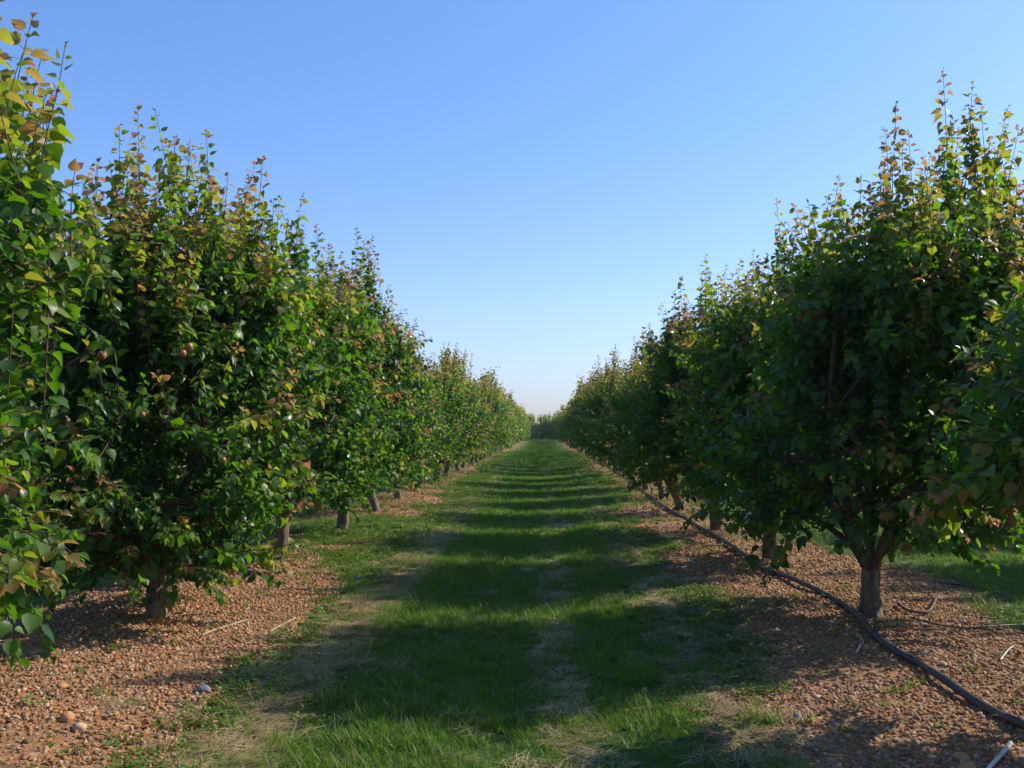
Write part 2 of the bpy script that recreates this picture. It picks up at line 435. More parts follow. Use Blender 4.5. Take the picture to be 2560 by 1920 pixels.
def litter_mesh(name, seed):
    r = np.random.RandomState(seed); V = []; Q = []
    for b in range(5):
        c = np.array([r.normal(0, .08), r.normal(0, .08), .006]); y = r.rand() * 6.28; L = r.uniform(.02, .045); w = L * r.uniform(.3, .8)
        t = np.array([math.cos(y), math.sin(y), 0]); q = np.array([-math.sin(y), math.cos(y), 0]); k = len(V)
        V += [c, c + t * L * .5, c + t * L + [0, 0, .006], c + t * L * .5 + q * w * .5 + [0, 0, r.uniform(.004, .016)], c + t * L * .5 - q * w * .5 + [0, 0, r.uniform(.004, .016)]]
        Q += [(k, k + 1, k + 2, k + 3), (k, k + 4, k + 2, k + 1)]
    for b in range(2):
        c = np.array([r.normal(0, .1), r.normal(0, .1), .008]); y = r.rand() * 6.28; L = r.uniform(.05, .16)
        t = np.array([math.cos(y), math.sin(y), r.uniform(-.05, .1)]); q = np.array([-math.sin(y), math.cos(y), 0]) * .0022; k = len(V)
        V += [c - q, c + q, c + t * L + q, c + t * L - q]; Q += [(k, k + 1, k + 2, k + 3)]
    return quad_mesh(name, np.array(V), np.array(Q), M_litter, False, dict(rnd=r.rand(len(V)) * .3))
library('litter', [litter_mesh('litter_%d' % k, 90 + k) for k in range(5)])

def project(P):
    """world points to pixels of a 1024 wide picture, depth"""
    d = P - CAM
    cy, sy = math.cos(R(YAW)), math.sin(R(YAW))
    x = d[:, 0] * cy + d[:, 1] * sy; y = -d[:, 0] * sy + d[:, 1] * cy; z = d[:, 2]
    cp, sp = math.cos(R(PITCH)), math.sin(R(PITCH))
    dep = y * cp + z * sp; up = -y * sp + z * cp
    f = 1024 * LENS / 36
    dd = np.maximum(dep, 1e-3)
    return 512 + f * x / dd, 384 - f * up / dd, dep
def field(x0, x1, y0, y1, dens, r):
    n = int((x1 - x0) * (y1 - y0) * dens)
    P = np.stack([r.uniform(x0, x1, n), r.uniform(y0, y1, n), np.zeros(n)], 1)
    u, v, d = project(P)
    return P[(u > -60) & (u < 1084) & (v < 830)]
def build_scatter(name, libname, parts, maskfn, scale, flat=False, tilt=.15, label=None, hz=0.0, shape=(1, 1, 1)):
    r = np.random.RandomState(hash(name) % 1000 if False else sum(map(ord, name)))
    P = []; S = []
    for (x0, x1, y0, y1, dens, sc) in parts:
        p = field(x0, x1, y0, y1, dens, r); m = maskfn(p[:, 0], p[:, 1]); p = p[r.rand(len(p)) < m]
        P.append(p); S.append(scale(r, len(p), p) * sc)
    P = np.concatenate(P); S = np.concatenate(S)
    P[:, 2] = ground_z(P[:, 0], P[:, 1]) + hz * S
    rot = np.stack([r.normal(0, tilt, len(P)), r.normal(0, tilt, len(P)), r.rand(len(P)) * 6.283], 1)
    if flat: rot[:, 2] = flat + r.normal(0, .5, len(P))
    scl = S[:, None] * np.stack([r.uniform(.8, 1.2, len(P)) for _ in range(3)], 1)
    o = scatter(name, libname, P, rot, scl, r.randint(0, lib[libname][1], len(P)))
    tag(o, label, None, None, 'stuff')
    return o
gm = lambda x, y: masks(x, y)[0]
build_scatter('leaf_litter', 'litter', [(-5, -1.2, 3.8, 14, 26, 1), (.8, 5, 3.8, 14, 26, 1), (-4.5, -1.3, 14, 30, 10, 1.3), (.9, 4.5, 14, 30, 10, 1.3), (-1.3, .9, 3.8, 12, 3, 1)],
              lambda x, y: .35 + .65 * sstep(-.2, .4, fbm(n2, x, y, 1.0, 2)), lambda r, n, p: r.uniform(.6, 1.2, n), tilt=.08, hz=.008, label='dead leaves and broken twigs scattered over the soil')
build_scatter('lane_grass', 'grass_tuft', [(-1.8, 1.4, 3.8, 14, 150, 1), (3.9, 7.4, 5, 14, 70, 1)], lambda x, y: gm(x, y) * sstep(-1.3, -.2, fbm(n2, x, y, .5, 2)),
              lambda r, n, p: r.uniform(.6, 1.15, n) * (1 + .35 * fbm(n4, p[:, 0], p[:, 1], .7, 2)), label='short green mown grass growing in the lane between the tree rows')
build_scatter('distant_grass', 'grass_tuft_far', [(-1.9, 1.5, 13.5, 40, 60, .9), (-2.2, 1.8, 40, 150, 12, 1.4), (3.8, 7.6, 13, 50, 25, 1), (-8, -4.6, 8, 50, 25, 1)], gm,
              lambda r, n, p: r.uniform(.6, 1.1, n), label='green grass of the lane farther from the camera')
build_scatter('ground_weed', 'weed', [(-5.2, -1.2, 3.8, 14, 260, 1), (.7, 5, 3.8, 14, 260, 1), (-4.6, -1.2, 14, 30, 130, 1.5), (.7, 5, 14, 30, 100, 1.5), (-4.4, -1.2, 30, 70, 30, 2.5), (.7, 5, 30, 70, 30, 2.5)],
              lambda x, y: masks(x, y)[1] ** 1.2 * .95 + .03 + .1 * sstep(1.0, 1.5, np.abs(row_u(x))), lambda r, n, p: r.uniform(.6, 1.4, n), label='low green weeds spread over the soil beside the grass')
build_scatter('dry_straw', 'straw_tuft', [(-2.6, 1.9, 3.8, 14, 520, 1), (-2.6, 1.9, 14, 45, 80, 1.5)],
              lambda x, y: np.clip(masks(x, y)[2] * 1.0 + .006, 0, 1), lambda r, n, p: r.uniform(.6, 1.2, n), flat=.9, tilt=.09, hz=.018, label='dry cut straw lying along the lane edges and centre')
build_scatter('gravel', 'pebble', [(-4.9, -1.3, 3.8, 9.5, 2600, 1), (.8, 5.2, 3.8, 9.5, 2400, 1), (-4.9, -1.4, 9.5, 16, 800, 1.2), (1, 5.2, 9.5, 16, 800, 1.2), (-4.8, -1.6, 16, 34, 130, 1.8), (1.2, 4.8, 16, 34, 130, 1.8)],
              lambda x, y: np.clip(masks(x, y)[3] * sstep(-.85, .1, fbm(n3, x + 9, y, .8, 3)) + .07 * (1 - masks(x, y)[0]), 0, 1), lambda r, n, p: .008 + .027 * r.rand(n) ** 2.6, tilt=.5, hz=.12, label='orange brown gravel covering the soil under the tree rows')

# ------------------------------------------------------------------ wood tubes
def tube(pts, rad, seg=6, rough=0, seed=0):
    pts = np.asarray(pts, float); n = len(pts)
    T = np.gradient(pts, axis=0); T /= np.linalg.norm(T, axis=1)[:, None] + 1e-9
    ref = np.array([0, 0, 1.0]) if abs(T[:, 2].mean()) < .8 else np.array([1.0, 0, 0])
    A = np.cross(T, ref); A /= np.linalg.norm(A, axis=1)[:, None] + 1e-9
    B = np.cross(T, A)
    a = np.arange(seg) * 2 * np.pi / seg
    rr = np.asarray(rad, float)[:, None] * np.ones((n, seg))
    if rough:
        r = np.random.RandomState(seed); rr = rr * (1 + rough * r.normal(size=(n, seg)) + rough * 1.5 * r.normal(size=(1, seg)))
    V = pts[:, None] + rr[..., None] * (np.cos(a)[None, :, None] * A[:, None] + np.sin(a)[None, :, None] * B[:, None])
    V = V.reshape(-1, 3)
    i = np.arange(n - 1)[:, None] * seg; j = np.arange(seg)[None, :]; k = (j + 1) % seg
    Q = np.stack([i + j, i + k, i + seg + k, i + seg + j], -1).reshape(-1, 4)
    # end cap
    V = np.vstack([V, pts[-1:] + T[-1:] * rad[-1] * .5]); c = len(V) - 1
    b = (n - 1) * seg; jj = np.arange(seg)
    Q = np.vstack([Q, np.stack([b + jj, b + (jj + 1) % seg, np.full(seg, c), np.full(seg, c)], -1)[:0]]) if False else Q
    return V, Q
def join(parts):
    Vs, Qs, o = [], [], 0
    for V, Q in parts: Vs.append(V); Qs.append(Q + o); o += len(V)
    return np.vstack(Vs), np.vstack(Qs)
def smooth_path(P, n):
    P = np.asarray(P, float); t = np.linspace(0, len(P) - 1, n); o = []
    for v in t:
        i = min(int(v), len(P) - 2); f = v - i
        p0 = P[max(i - 1, 0)]; p1 = P[i]; p2 = P[i + 1]; p3 = P[min(i + 2, len(P) - 1)]
        o.append(.5 * ((2 * p1) + (p2 - p0) * f + (2 * p0 - 5 * p1 + 4 * p2 - p3) * f * f + (3 * p1 - p0 - 3 * p2 + p3) * f ** 3))
    return np.array(o)

# ------------------------------------------------------------------ leaves
def leaf_template(kind, fold, curl, twist):
    if kind == 'near':
        mid = [(0, 0), (0, .30), (0, .64), (0, 1.06)]
        sd_ = [(.20, -.05), (.47, .20), (.43, .55), (.14, .88)]
        pts = [(x, y) for x, y in mid] + [(-x, y) for x, y in sd_] + sd_
        Q = [(0, 4, 5, 1), (1, 5, 6, 2), (2, 6, 7, 3), (0, 1, 9, 8), (1, 2, 10, 9), (2, 3, 11, 10)]
    elif kind == 'mid':
        mid = [(0, -.02), (0, .45), (0, 1.05)]; sd_ = [(.44, .16), (.36, .66)]
        pts = mid + [(-x, y) for x, y in sd_] + sd_
        Q = [(0, 3, 4, 1), (1, 4, 2, 2), (0, 1, 6, 5), (1, 2, 2, 6)]
        Q = [(0, 3, 4, 1), (0, 1, 6, 5)]
        pts = [(0, -.02), (0, 1.05), (-.45, .2), (-.34, .68), (.45, .2), (.34, .68)]
        Q = [(0, 2, 3, 1), (0, 1, 5, 4)]
    else:
        pts = [(0, 0), (-.46, .4), (0, 1.05), (.46, .4)]; Q = [(0, 1, 2, 3)]
    V = np.array([(x, y, fold * abs(x) - curl * y * y + twist * x * y) for x, y in pts])
    if kind != 'far':
        k = len(V); w = .018
        V = np.vstack([V, [(-w, -.45, .06), (w, -.45, .06), (w, .03, .0), (-w, .03, .0)]]); Q = Q + [(k, k + 1, k + 2, k + 3)]
    V[:, 1] += .45
    return V, np.array(Q)
TPL = {k: [leaf_template(k, f, c, t) for f, c, t in ((.32, .22, .1), (.12, .45, -.15), (.55, .12, .05), (.25, -.15, -.25), (.7, .5, .2), (-.15, .3, .12))] for k in ('near', 'mid', 'far')}

def leaves_mesh(name, L, kind):
    """L: dict of arrays pos, tip, nrm, size, age, rnd, tpl"""
    Vs, Qs, A, Rn, off = [], [], [], [], 0
    for t in range(6):
        s = L['tpl'] == t
        n = s.sum()
        if not n: continue
        V, Q = TPL[kind][t]
        Yv = L['tip'][s]; Zv = L['nrm'][s]; Xv = np.cross(Yv, Zv)
        W = (V[None, :, 0, None] * Xv[:, None] + V[None, :, 1, None] * Yv[:, None] + V[None, :, 2, None] * Zv[:, None]) * L['size'][s][:, None, None] + L['pos'][s][:, None]
        q = Q[None] + (np.arange(n) * len(V))[:, None, None] + off
        Vs.append(W.reshape(-1, 3)); Qs.append(q.reshape(-1, 4)); off += n * len(V)
        A.append(np.repeat(L['age'][s], len(V))); Rn.append(np.repeat(L['rnd'][s], len(V)))
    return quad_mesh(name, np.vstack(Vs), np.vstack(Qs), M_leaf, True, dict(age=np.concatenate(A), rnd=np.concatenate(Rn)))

def nrmz(a): return a / (np.linalg.norm(a, axis=-1, keepdims=True) + 1e-9)

PROF_Z = [0.35, .6, .95, 1.4, 2.0, 2.5, 2.9, 3.25, 3.6]
PROF_R = [.42, .74, .93, 1.0, .98, .86, .68, .46, .2]
def grow(seed, rx=1.22, ry=1.8, H=3.45, n_shoots=400, leaf_scale=1.0, dens=1.0, tips=(), lean=(0, 0), fork=None, side_tips=(), trunk_r=.085, kind='near', shift=0.0, zlow=.62, gold_top=.11, tip_n=6):
    """wood and leaves of one tree, in the tree's own coordinates"""
    r = np.random.RandomState(seed)
    hs = H / 3.45
    ph = r.rand(5) * 6.28
    def lump(a, z): return 1 + .13 * math.sin(2 * a + ph[0] + z) + .10 * math.sin(3 * a + ph[1] - 1.7 * z) + .06 * math.sin(5 * a + ph[2] + 3 * z)
    def env(a, z):
        f = np.interp(z / hs, PROF_Z, PROF_R) * lump(a, z)
        return f * rx * ry / math.sqrt((ry * math.cos(a)) ** 2 + (rx * math.sin(a)) ** 2)
    fz = fork or r.uniform(.45, .65)
    top = np.array([lean[0] * fz, lean[1] * fz, fz])
    npt = {'near': 22, 'mid': 9, 'far': 4}[kind]
    tp = smooth_path([[0, 0, -.12], [0, 0, 0.0], [top[0] * .35 + r.normal(0, .008), top[1] * .35, fz * .45], top, top + [lean[0] * .1, lean[1] * .1, .12]], npt)
    tt = np.linspace(0, 1, npt)
    trad = trunk_r * (1.0 - .22 * tt + .35 * 1.7 * np.exp(-tt * 6) + .12 * np.exp(-((tt - .85) / .15) ** 2))
    trad = trad * (1 + .05 * np.sin(tt * 9 + ph[4]) + .10 * np.exp(-((tt - .42) / .05) ** 2))
    trunk = tube(tp, trad, {'near': 20, 'mid': 12, 'far': 6}[kind], .05 if kind != 'near' else .035, seed)
    # scaffold limbs
    def ctr(z): return np.array([top[0] + shift * (z - .5), top[1], 0])
    limbs = []; skel = []
    nl = 5
    for k in range(nl):
        a = (k + r.uniform(-.25, .25)) * 2 * math.pi / nl + ph[3]
        e = env(a, 2.0)
        oa = np.array([math.cos(a), math.sin(a), 0])
        P = [top + [0, 0, -.06], top + oa * .14 + [0, 0, .12 + r.uniform(0, .05)], top + oa * e * .36 + [0, 0, .62], top + oa * e * .55 + [0, 0, 1.25], top + oa * e * r.uniform(.55, .75) + [0, 0, r.uniform(1.9, 2.25) * hs]]
        P = np.array(P); P[2:, 0] += shift * (P[2:, 2] - .5); P[2:] += r.normal(0, .05, (3, 3))
        S = smooth_path(P, 12); rd = np.interp(np.linspace(0, 1, 12), [0, .2, 1], [trunk_r * .62, trunk_r * .45, .013])
        mesh = [tube(S, rd, 8, .03, seed + k)]
        for q in S[2:]: skel.append((q, .016))
        nb = 7 if kind != 'far' else 2
        for b in range(nb):
            i0 = int(r.uniform(2, 10)); st = S[i0]; aa = a + r.choice([-1, 1]) * r.uniform(.3, 1.3)
            zz = st[2] + r.uniform(-.25, .7); zz = min(max(zz, zlow + .13), 2.9 * hs)
            ee = env(aa, zz) * r.uniform(.55, .78)
            en = np.array([math.cos(aa) * ee, math.sin(aa) * ee, zz]) + ctr(zz)
            mdp = (st + en) / 2 + [0, 0, .12] + r.normal(0, .05, 3)
            B = smooth_path([st, mdp, en], 7); mesh.append(tube(B, np.linspace(min(rd[i0] * .6, .02), .006, 7), 5))
            for q in B[1:]: skel.append((q, .008))
        limbs.append(join(mesh))
    SK = np.array([q for q, _ in skel])
    # shoots
    twigs = []; LP, LT, LN, LS, LA, LR = [], [], [], [], [], []
    def add_leaf_run(path, size, spacing, ag0, ag1, wt, gold=0.0):
        L = np.linalg.norm(np.diff(path, axis=0), axis=1).sum()
        n = max(3, int(L / spacing * dens))
        t = (np.arange(n) + r.rand(n) * .6) / n
        t = np.clip(t, 0, 1)
        ix = t * (len(path) - 1); i = np.minimum(ix.astype(int), len(path) - 2); f = (ix - i)[:, None]
        pos = path[i] * (1 - f) + path[i + 1] * f
        dr = nrmz(path[i + 1] - path[i])
        phi = np.arange(n) * 2.4 + r.rand() * 6 + r.normal(0, .3, n)
        ref = np.where(np.abs(dr[:, 2:3]) > .9, np.array([[1.0, 0, 0]]), np.array([[0, 0, 1.0]]))
        a1 = nrmz(np.cross(dr, ref)); a2 = np.cross(dr, a1)
        pet = np.cos(phi)[:, None] * a1 + np.sin(phi)[:, None] * a2 + .45 * dr
        pet = nrmz(pet)
        young = np.clip((t - .72) / .28, 0, 1)
        tip = nrmz(pet * .9 + np.array([0, 0, -1.0]) * (r.uniform(.1, 1.25, n) * (1 - young * .9))[:, None] + dr * (young * .7)[:, None] + r.normal(0, .25, (n, 3)))
        up = nrmz(np.array([0, 0, 1.0]) * .8 + pet * .6 + r.normal(0, .38, (n, 3)))
        nr = nrmz(up - tip * (up * tip).sum(1, keepdims=True))
        sz = size * r.uniform(.58, 1.22, n) * np.interp(t, [0, .15, .7, .9, 1], [.8, 1, .98, .66, .3]) if wt else size * r.uniform(.65, 1.15, n)
        age = np.clip(ag0 + (ag1 - ag0) * np.clip((t - .25) / .7, 0, 1) ** 1.1 + gold + gold_top * np.clip(pos[:, 2] - 2.35 * hs, 0, 1.1) + (t * 0) + r.normal(0, .07, n), 0, 1)
        LP.append(pos); LT.append(tip); LN.append(nr); LS.append(sz); LA.append(age); LR.append(r.rand(n))
    def shoot(base, d0, L, bend, ag1, gold, size, curve=.05):
        n = 6; q = np.array(base, float); d = nrmz(np.array(d0, float)); P = [q]
        for s in range(n):
            d = nrmz(d + np.array([0, 0, bend / n]) + r.normal(0, curve, 3)); q = q + d * L / n; P.append(q)
        P = np.array(P)
        # joins the wood
        dd = np.linalg.norm(SK - P[0], axis=1) + .4 * np.maximum(0, SK[:, 2] - P[0][2])
        c = SK[np.argmin(dd)]
        if kind != 'far':
            lk = smooth_path([c, (c + P[0]) / 2 + [0, 0, -.03], P[0]], 4)
            dist = np.linalg.norm(c - P[0])
            twigs.append(tube(np.vstack([lk[:-1], P]), np.concatenate([np.linspace(.0075 if kind == 'near' else .009, .0048, 3), np.linspace(.0045, .0016, 7)]), 4 if kind == 'near' else 3))
            if dist > .15: add_leaf_run(lk, size, .035, .02, .08, False)
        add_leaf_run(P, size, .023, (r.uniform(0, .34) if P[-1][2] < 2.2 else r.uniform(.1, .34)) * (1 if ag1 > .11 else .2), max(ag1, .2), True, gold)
    base_size = .071 * leaf_scale
    for k in range(n_shoots):
        c = r.rand(); a = r.rand() * 2 * math.pi; oa = np.array([math.cos(a), math.sin(a), 0])
        if c < .30:      # crown top
            z = r.uniform(1.9, 2.75) * hs; e = env(a, z) * math.sqrt(r.rand()) * .85
            up = r.uniform(.7, 1.0)
            shoot(ctr(z) + oa * e + [0, 0, z], oa * r.uniform(0, .45) + [0, 0, 1] + r.normal(0, .1, 3), r.uniform(.35, .72) * hs, .3, r.uniform(.35, .95), r.choice([0, .05, .15], p=[.6, .25, .15]), base_size)
        elif c < .78:    # flanks
            z = r.uniform(zlow, 2.7 * hs); e = env(a, z) * r.uniform(.6, .9)
            low = z < zlow + .3
            shoot(ctr(z) + oa * e + [0, 0, z], oa * .9 + [0, 0, r.uniform(-.55, .25) if low else r.uniform(-.15, .95)] + r.normal(0, .28, 3), r.uniform(.28, .6), r.uniform(-.7, .1) if low else r.uniform(-.3, .5), r.choice([r.uniform(.1, .3), r.uniform(.5, 1.15)], p=[.68, .32]), r.choice([0, .04, .12], p=[.75, .17, .08]), base_size)
        else:
            z = r.uniform(zlow + .1, 2.5 * hs); e = env(a, z) * r.uniform(.15, .6)
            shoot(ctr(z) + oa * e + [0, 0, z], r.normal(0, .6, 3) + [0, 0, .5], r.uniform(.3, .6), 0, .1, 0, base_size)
    for (tx, ty, tz, L, gold) in tips:      # long upright water shoots
        b = np.array([tx - .12 * tx * L - lean[0] * 0, ty, tz - L])
        shoot(b, np.array([tx, ty, tz]) - b, L, .0, r.uniform(.5, .85), gold * .5, base_size * 1.15, .045)
        for q in range(tip_n):
            l2 = L * r.uniform(.4, .9); dz = r.uniform(.12, .85)
            b2 = np.array([tx + r.normal(0, .05 + .07 * dz), ty + r.normal(0, .12), tz - dz - l2])
            shoot(b2, np.array([r.normal(0, .09), r.normal(0, .09), 1]), l2, 0, r.uniform(.5, .9), r.choice([0, .05, .1]), base_size, .04)
    for (p0, d0, L, bend, a1, gold) in side_tips:
        shoot(p0, d0, L, bend, a1, gold, base_size * 1.05, .04)
    D = dict(pos=np.vstack(LP), tip=np.vstack(LT), nrm=np.vstack(LN), size=np.concatenate(LS), age=np.concatenate(LA), rnd=np.concatenate(LR))
    D['tpl'] = r.randint(0, 6, len(D['pos']))
    return dict(trunk=trunk, limbs=limbs, twigs=join(twigs) if twigs else None, leaves=D)

def sub(D, m): return {k: v[m] for k, v in D.items()}

# ------------------------------------------------------------------ the near trees, each grown for its place
F = 1024 * LENS / 36
def world_tip(px, py, depth_y):
    """pixel of the 2212 wide view of the photo to a world point at lane distance depth_y"""
    f = 2180.0
    return ((px - 1175) / f * depth_y, depth_y, CAM[2] + (930 - py) / f * depth_y)
SP = 3.5
def row_y(side, k):
    return (4.5 if side < 0 else 4.75) + SP * k
near_spec = {
 (-1, 0): dict(seed=101, rx=.92, H=3.0, shift=-.40, tip_n=4, gold_top=.02, n=680, zlow=.85, ry=1.6, dy=-.35, tips=[(5, 2, 4.3), (88, 66, 4.1), (28, 60, 4.7), (50, 180, 4.2), (-60, -60, 4.0)], side=[((170, 375), 3.9), ((190, 470), 3.9)]),
 (-1, 1): dict(seed=102, H=3.5, zlow=.42, ry=1.75, rx=1.22, fork=.42, n=900, tips=[(228, 262, 7.8), (285, 212, 8.1), (372, 228, 7.9), (450, 275, 8.2), (552, 320, 8.0), (505, 330, 8.6), (172, 352, 8.6), (330, 330, 7.6), (255, 345, 7.6), (410, 300, 8.6)]),
 (-1, 2): dict(seed=103, zlow=.75, rx=1.2, tips=[(560, 430, 11.2), (635, 410, 11.4), (690, 480, 11), (600, 470, 11.8), (500, 400, 11.6)]),
 (-1, 3): dict(seed=104, zlow=.8, rx=1.25, tips=[(770, 490, 15.2), (800, 505, 15), (712, 520, 14.8), (740, 540, 15.6), (830, 590, 15)]),
 (1, 0): dict(seed=105, rx=.75, zlow=1.2, shift=.45, n=820, H=2.7, gold_top=.02, tips=[]),
 (1, 1): dict(seed=106, rx=1.12, zlow=.72, n=880, shift=.2, ry=1.55, H=3.6, tips=[(2065, 155, 8.3), (2112, 172, 8.6), (2165, 228, 8.1), (1930, 228, 8.2), (2000, 285, 8.7), (1965, 300, 8.0), (2190, 270, 8.8), (1900, 330, 8.5)], fork=.42, lean=(.02, 0)),
 (1, 2): dict(seed=107, rx=1.05, zlow=.8, ry=1.6, shift=.1, tips=[(1812, 380, 11.5), (1765, 475, 11.9), (1692, 432, 11.6), (1850, 420, 11.9)]),
 (1, 3): dict(seed=108, rx=1.1, zlow=.8, ry=1.6, tips=[(1520, 548, 15.3), (1563, 570, 15.6), (1465, 598, 15.0), (1633, 545, 15.4), (1600, 560, 15)]),
}
ordinal = ['first', 'second', 'third', 'fourth', 'fifth', 'sixth', 'seventh', 'eighth', 'ninth', 'tenth', 'eleventh', 'twelfth']
near_labels = {
 (-1, 0): 'nearest apricot tree on the left, its crown cut by the left edge, branch reaching right',
 (-1, 1): 'large left apricot tree with upright red-tipped shoots and thick dark trunk in gravel',
 (-1, 2): 'left apricot tree whose slim trunk stands between gravel and weeds',
 (-1, 3): 'left row apricot tree with golden tips, short trunk on the bright green weed patch',
 (1, 0): 'nearest apricot tree on the right, dark shaded crown cut by the right edge',
 (1, 1): 'tallest backlit apricot tree on the right, forked trunk behind the black pipe',
 (1, 2): 'dark apricot tree just behind the tallest right-hand tree, low leaves hanging over the pipe',
 (1, 3): 'right row apricot tree with many golden tips, third trunk along the pipe',
}
trees = []
for key, sp in near_spec.items():
    side, k = key
    rr = random.Random(sp['seed'])
    bx = (ROW if side > 0 else ROW - GAP + .06) + rr.uniform(-.03, .03); by = row_y(side, k) + sp.get('dy', 0)
    bz = float(ground_z(bx, by)) - .01
    tips = []
    for (px, py, dy) in sp['tips']:
        w = world_tip(px, py, dy); tips.append((w[0] - bx, w[1] - by, w[2] - bz, rr.uniform(.85, 1.15), rr.choice([0, .05, .12])))
    st = []
    if key == (-1, 0):
        for d in (0, .25, -.2, .1, .3, -.1, .18, -.28):
            st.append((np.array([-2.62 - bx + .2 * d, 3.85 + .6 * d - by, 2.5 - bz + d * .5]), (1, -.1, .3), .72 + .3 * abs(d), -1.0, .12, 0))
        for d in (0, .25, .5, .75, -.15):
            st.append((np.array([-2.5 - bx, 3.7 + d - by, .95 + .3 * abs(d) - bz]), (.8, -.2, .15 - .3 * d), .55, -.4, .8, .06))
    if key == (-1, 0):
        for d in (0, .12):
            st.append((np.array([-2.3 - bx, 4.0 + d - by, 1.15 - bz]), (.5, 0, -.8 - d), .6, -.3, .2, 0))
    if key == (-1, 1):
        st += [(np.array([.55, -.9, 1.45]), (1, -.15, .25), .85, .1, .8, .12), (np.array([.6, -.5, .55]), (1, -.2, .15), .75, -.1, .5, .12),
               (np.array([-.1, -1.5, .9]), (.3, -.6, -.4), .6, -.7, .3, .05)]
    if key == (1, 1):
        st += [(np.array([-.55, -.3, .75]), (-.8, -.2, -.3), .6, -.9, .15, 0), (np.array([.35, -.5, .7]), (.6, -.2, -.1), .5, -.9, .15, 0)]
    if key == (1, 2):
        st += [(np.array([-.5, -.2, .8]), (-1, -.2, -.3), .7, -.7, .15, 0)]
    T = grow(sp['seed'], tips=tips, side_tips=st, lean=sp.get('lean', (rr.uniform(-.12, .12), rr.uniform(-.1, .1))), fork=sp.get('fork'),
             kind='near', n_shoots=sp.get('n', 720), trunk_r=rr.uniform(.078, .088), H=sp.get('H', 3.55), rx=sp.get('rx', 1.15), ry=sp.get('ry', 1.5), shift=sp.get('shift', 0), tip_n=sp.get('tip_n', 7), gold_top=sp.get('gold_top', .06), zlow=sp.get('zlow', .6))
    trees.append([key, (bx, by, bz), T])

# which leaves the camera can see: a coarse depth buffer over all near leaves
cell = 3.0; W_, H_ = int(1024 / cell) + 2, int(768 / cell) + 2
zb = np.full((W_, H_), 1e9)
pr = []
for key, loc, T in trees:
    D = T['leaves']; P = D['pos'] + D['tip'] * D['size'][:, None] * .95 + np.array(loc)
    u, v, d = project(P); rad = D['size'] * F / np.maximum(d, .3) * .4
    pr.append((u, v, d, rad))
    ok = (u > 0) & (u < 1024) & (v > 0) & (v < 768) & (d > .3)
    for du in (-2, -1, 0, 1, 2):
        for dv in (-2, -1, 0, 1, 2):
            m = ok & (np.hypot(du, dv) * cell <= rad + 1)
            a = np.clip((u[m] / cell).astype(int) + du, 0, W_ - 1); b = np.clip((v[m] / cell).astype(int) + dv, 0, H_ - 1)
            np.minimum.at(zb, (a, b), d[m])
LEAFMESH = {}
def leaf_piece(tpl, ab, rb):
    k = (tpl, ab, rb)
    if k not in LEAFMESH:
        V, Q = TPL['near'][tpl]
        LEAFMESH[k] = quad_mesh('leaf_blade', V, Q, M_leaf, True, dict(age=np.full(len(V), (ab + .5) / 8), rnd=np.full(len(V), (rb + .5) / 4)))
    return LEAFMESH[k]
def tree_root(name, loc, label, group):
    o = bpy.data.objects.new(name, None); C.objects.link(o); o.location = loc; o.empty_display_size = .3
    return tag(o, label, 'tree', group)
GRP = {-1: 'apricot trees in the row left of the grass lane', 1: 'apricot trees in the row right of the grass lane'}
for (key, loc, T), (u, v, d, rad) in zip(trees, pr):
    root = tree_root('apricot_tree', loc, near_labels[key], GRP[key[0]])
    link('trunk', quad_mesh('trunk', *T['trunk'], M_bark), root)
    for lm in T['limbs']: link('limb', quad_mesh('limb', *lm, M_limb), root)
    tag(link('twig_growth', quad_mesh('twig_growth', *T['twigs'], M_twig), root), kind='stuff')
    D = T['leaves']
    ok = (u > 2) & (u < 1022) & (v > 2) & (v < 766) & (d > .3)
    a = np.clip((u / cell).astype(int), 0, W_ - 1); b = np.clip((v / cell).astype(int), 0, H_ - 1)
    vis = ok & (d <= zb[a, b] + .02)
    score = np.where(vis, D['size'] / d, 0)
    pick = np.argsort(-score)[:300]; pick = pick[score[pick] > 0]
    m = np.ones(len(score), bool); m[pick] = False
    tag(link('foliage', leaves_mesh('foliage', sub(D, m), 'near'), root), kind='stuff')
    for i in pick:
        o = bpy.data.objects.new('leaf', leaf_piece(int(D['tpl'][i]), min(int(D['age'][i] * 8), 7), min(int(D['rnd'][i] * 4), 3)))
        C.objects.link(o); o.parent = root
        y = Vector(D['tip'][i]); z = Vector(D['nrm'][i]); x = y.cross(z); s = float(D['size'][i])
        Mx = Matrix((x * s, y * s, z * s)).transposed().to_4x4(); Mx.translation = Vector(D['pos'][i])
        o.matrix_local = Mx

# ------------------------------------------------------------------ the rest of the rows: grown once per kind, copied
def make_variant(seed, kind, **kw):
    r = random.Random(seed)
    tips = [(r.uniform(-.75, .75), r.uniform(-1.25, 1.25), r.uniform(3.5, 4.15), r.uniform(.7, 1.05), r.choice([0, .06, .14])) for _ in range(r.randint(7, 12))]
    T = grow(seed, kind=kind, tips=tips, lean=(r.uniform(-.45, .45), r.uniform(-.35, .35)), trunk_r=r.uniform(.07, .095), **kw)
    d = dict(trunk=quad_mesh('trunk', *T['trunk'], M_bark), foliage=leaves_mesh('foliage', T['leaves'], kind))
    if kind == 'mid':
        d['limbs'] = [quad_mesh('limb', *x, M_limb) for x in T['limbs']]
        d['twigs'] = quad_mesh('twig_growth', *T['twigs'], M_twig)
    return d
MID = [make_variant(200 + k, 'mid', n_shoots=500, H=3.15 + .17 * k, rx=1.05 + .05 * k, ry=1.42 + .05 * k, zlow=.85) for k in range(4)]
FAR = [make_variant(300 + k, 'far', n_shoots=420, leaf_scale=1.9, dens=.5, H=3.15 + .17 * k, rx=1.1, ry=1.5, zlow=.8) for k in range(4)]
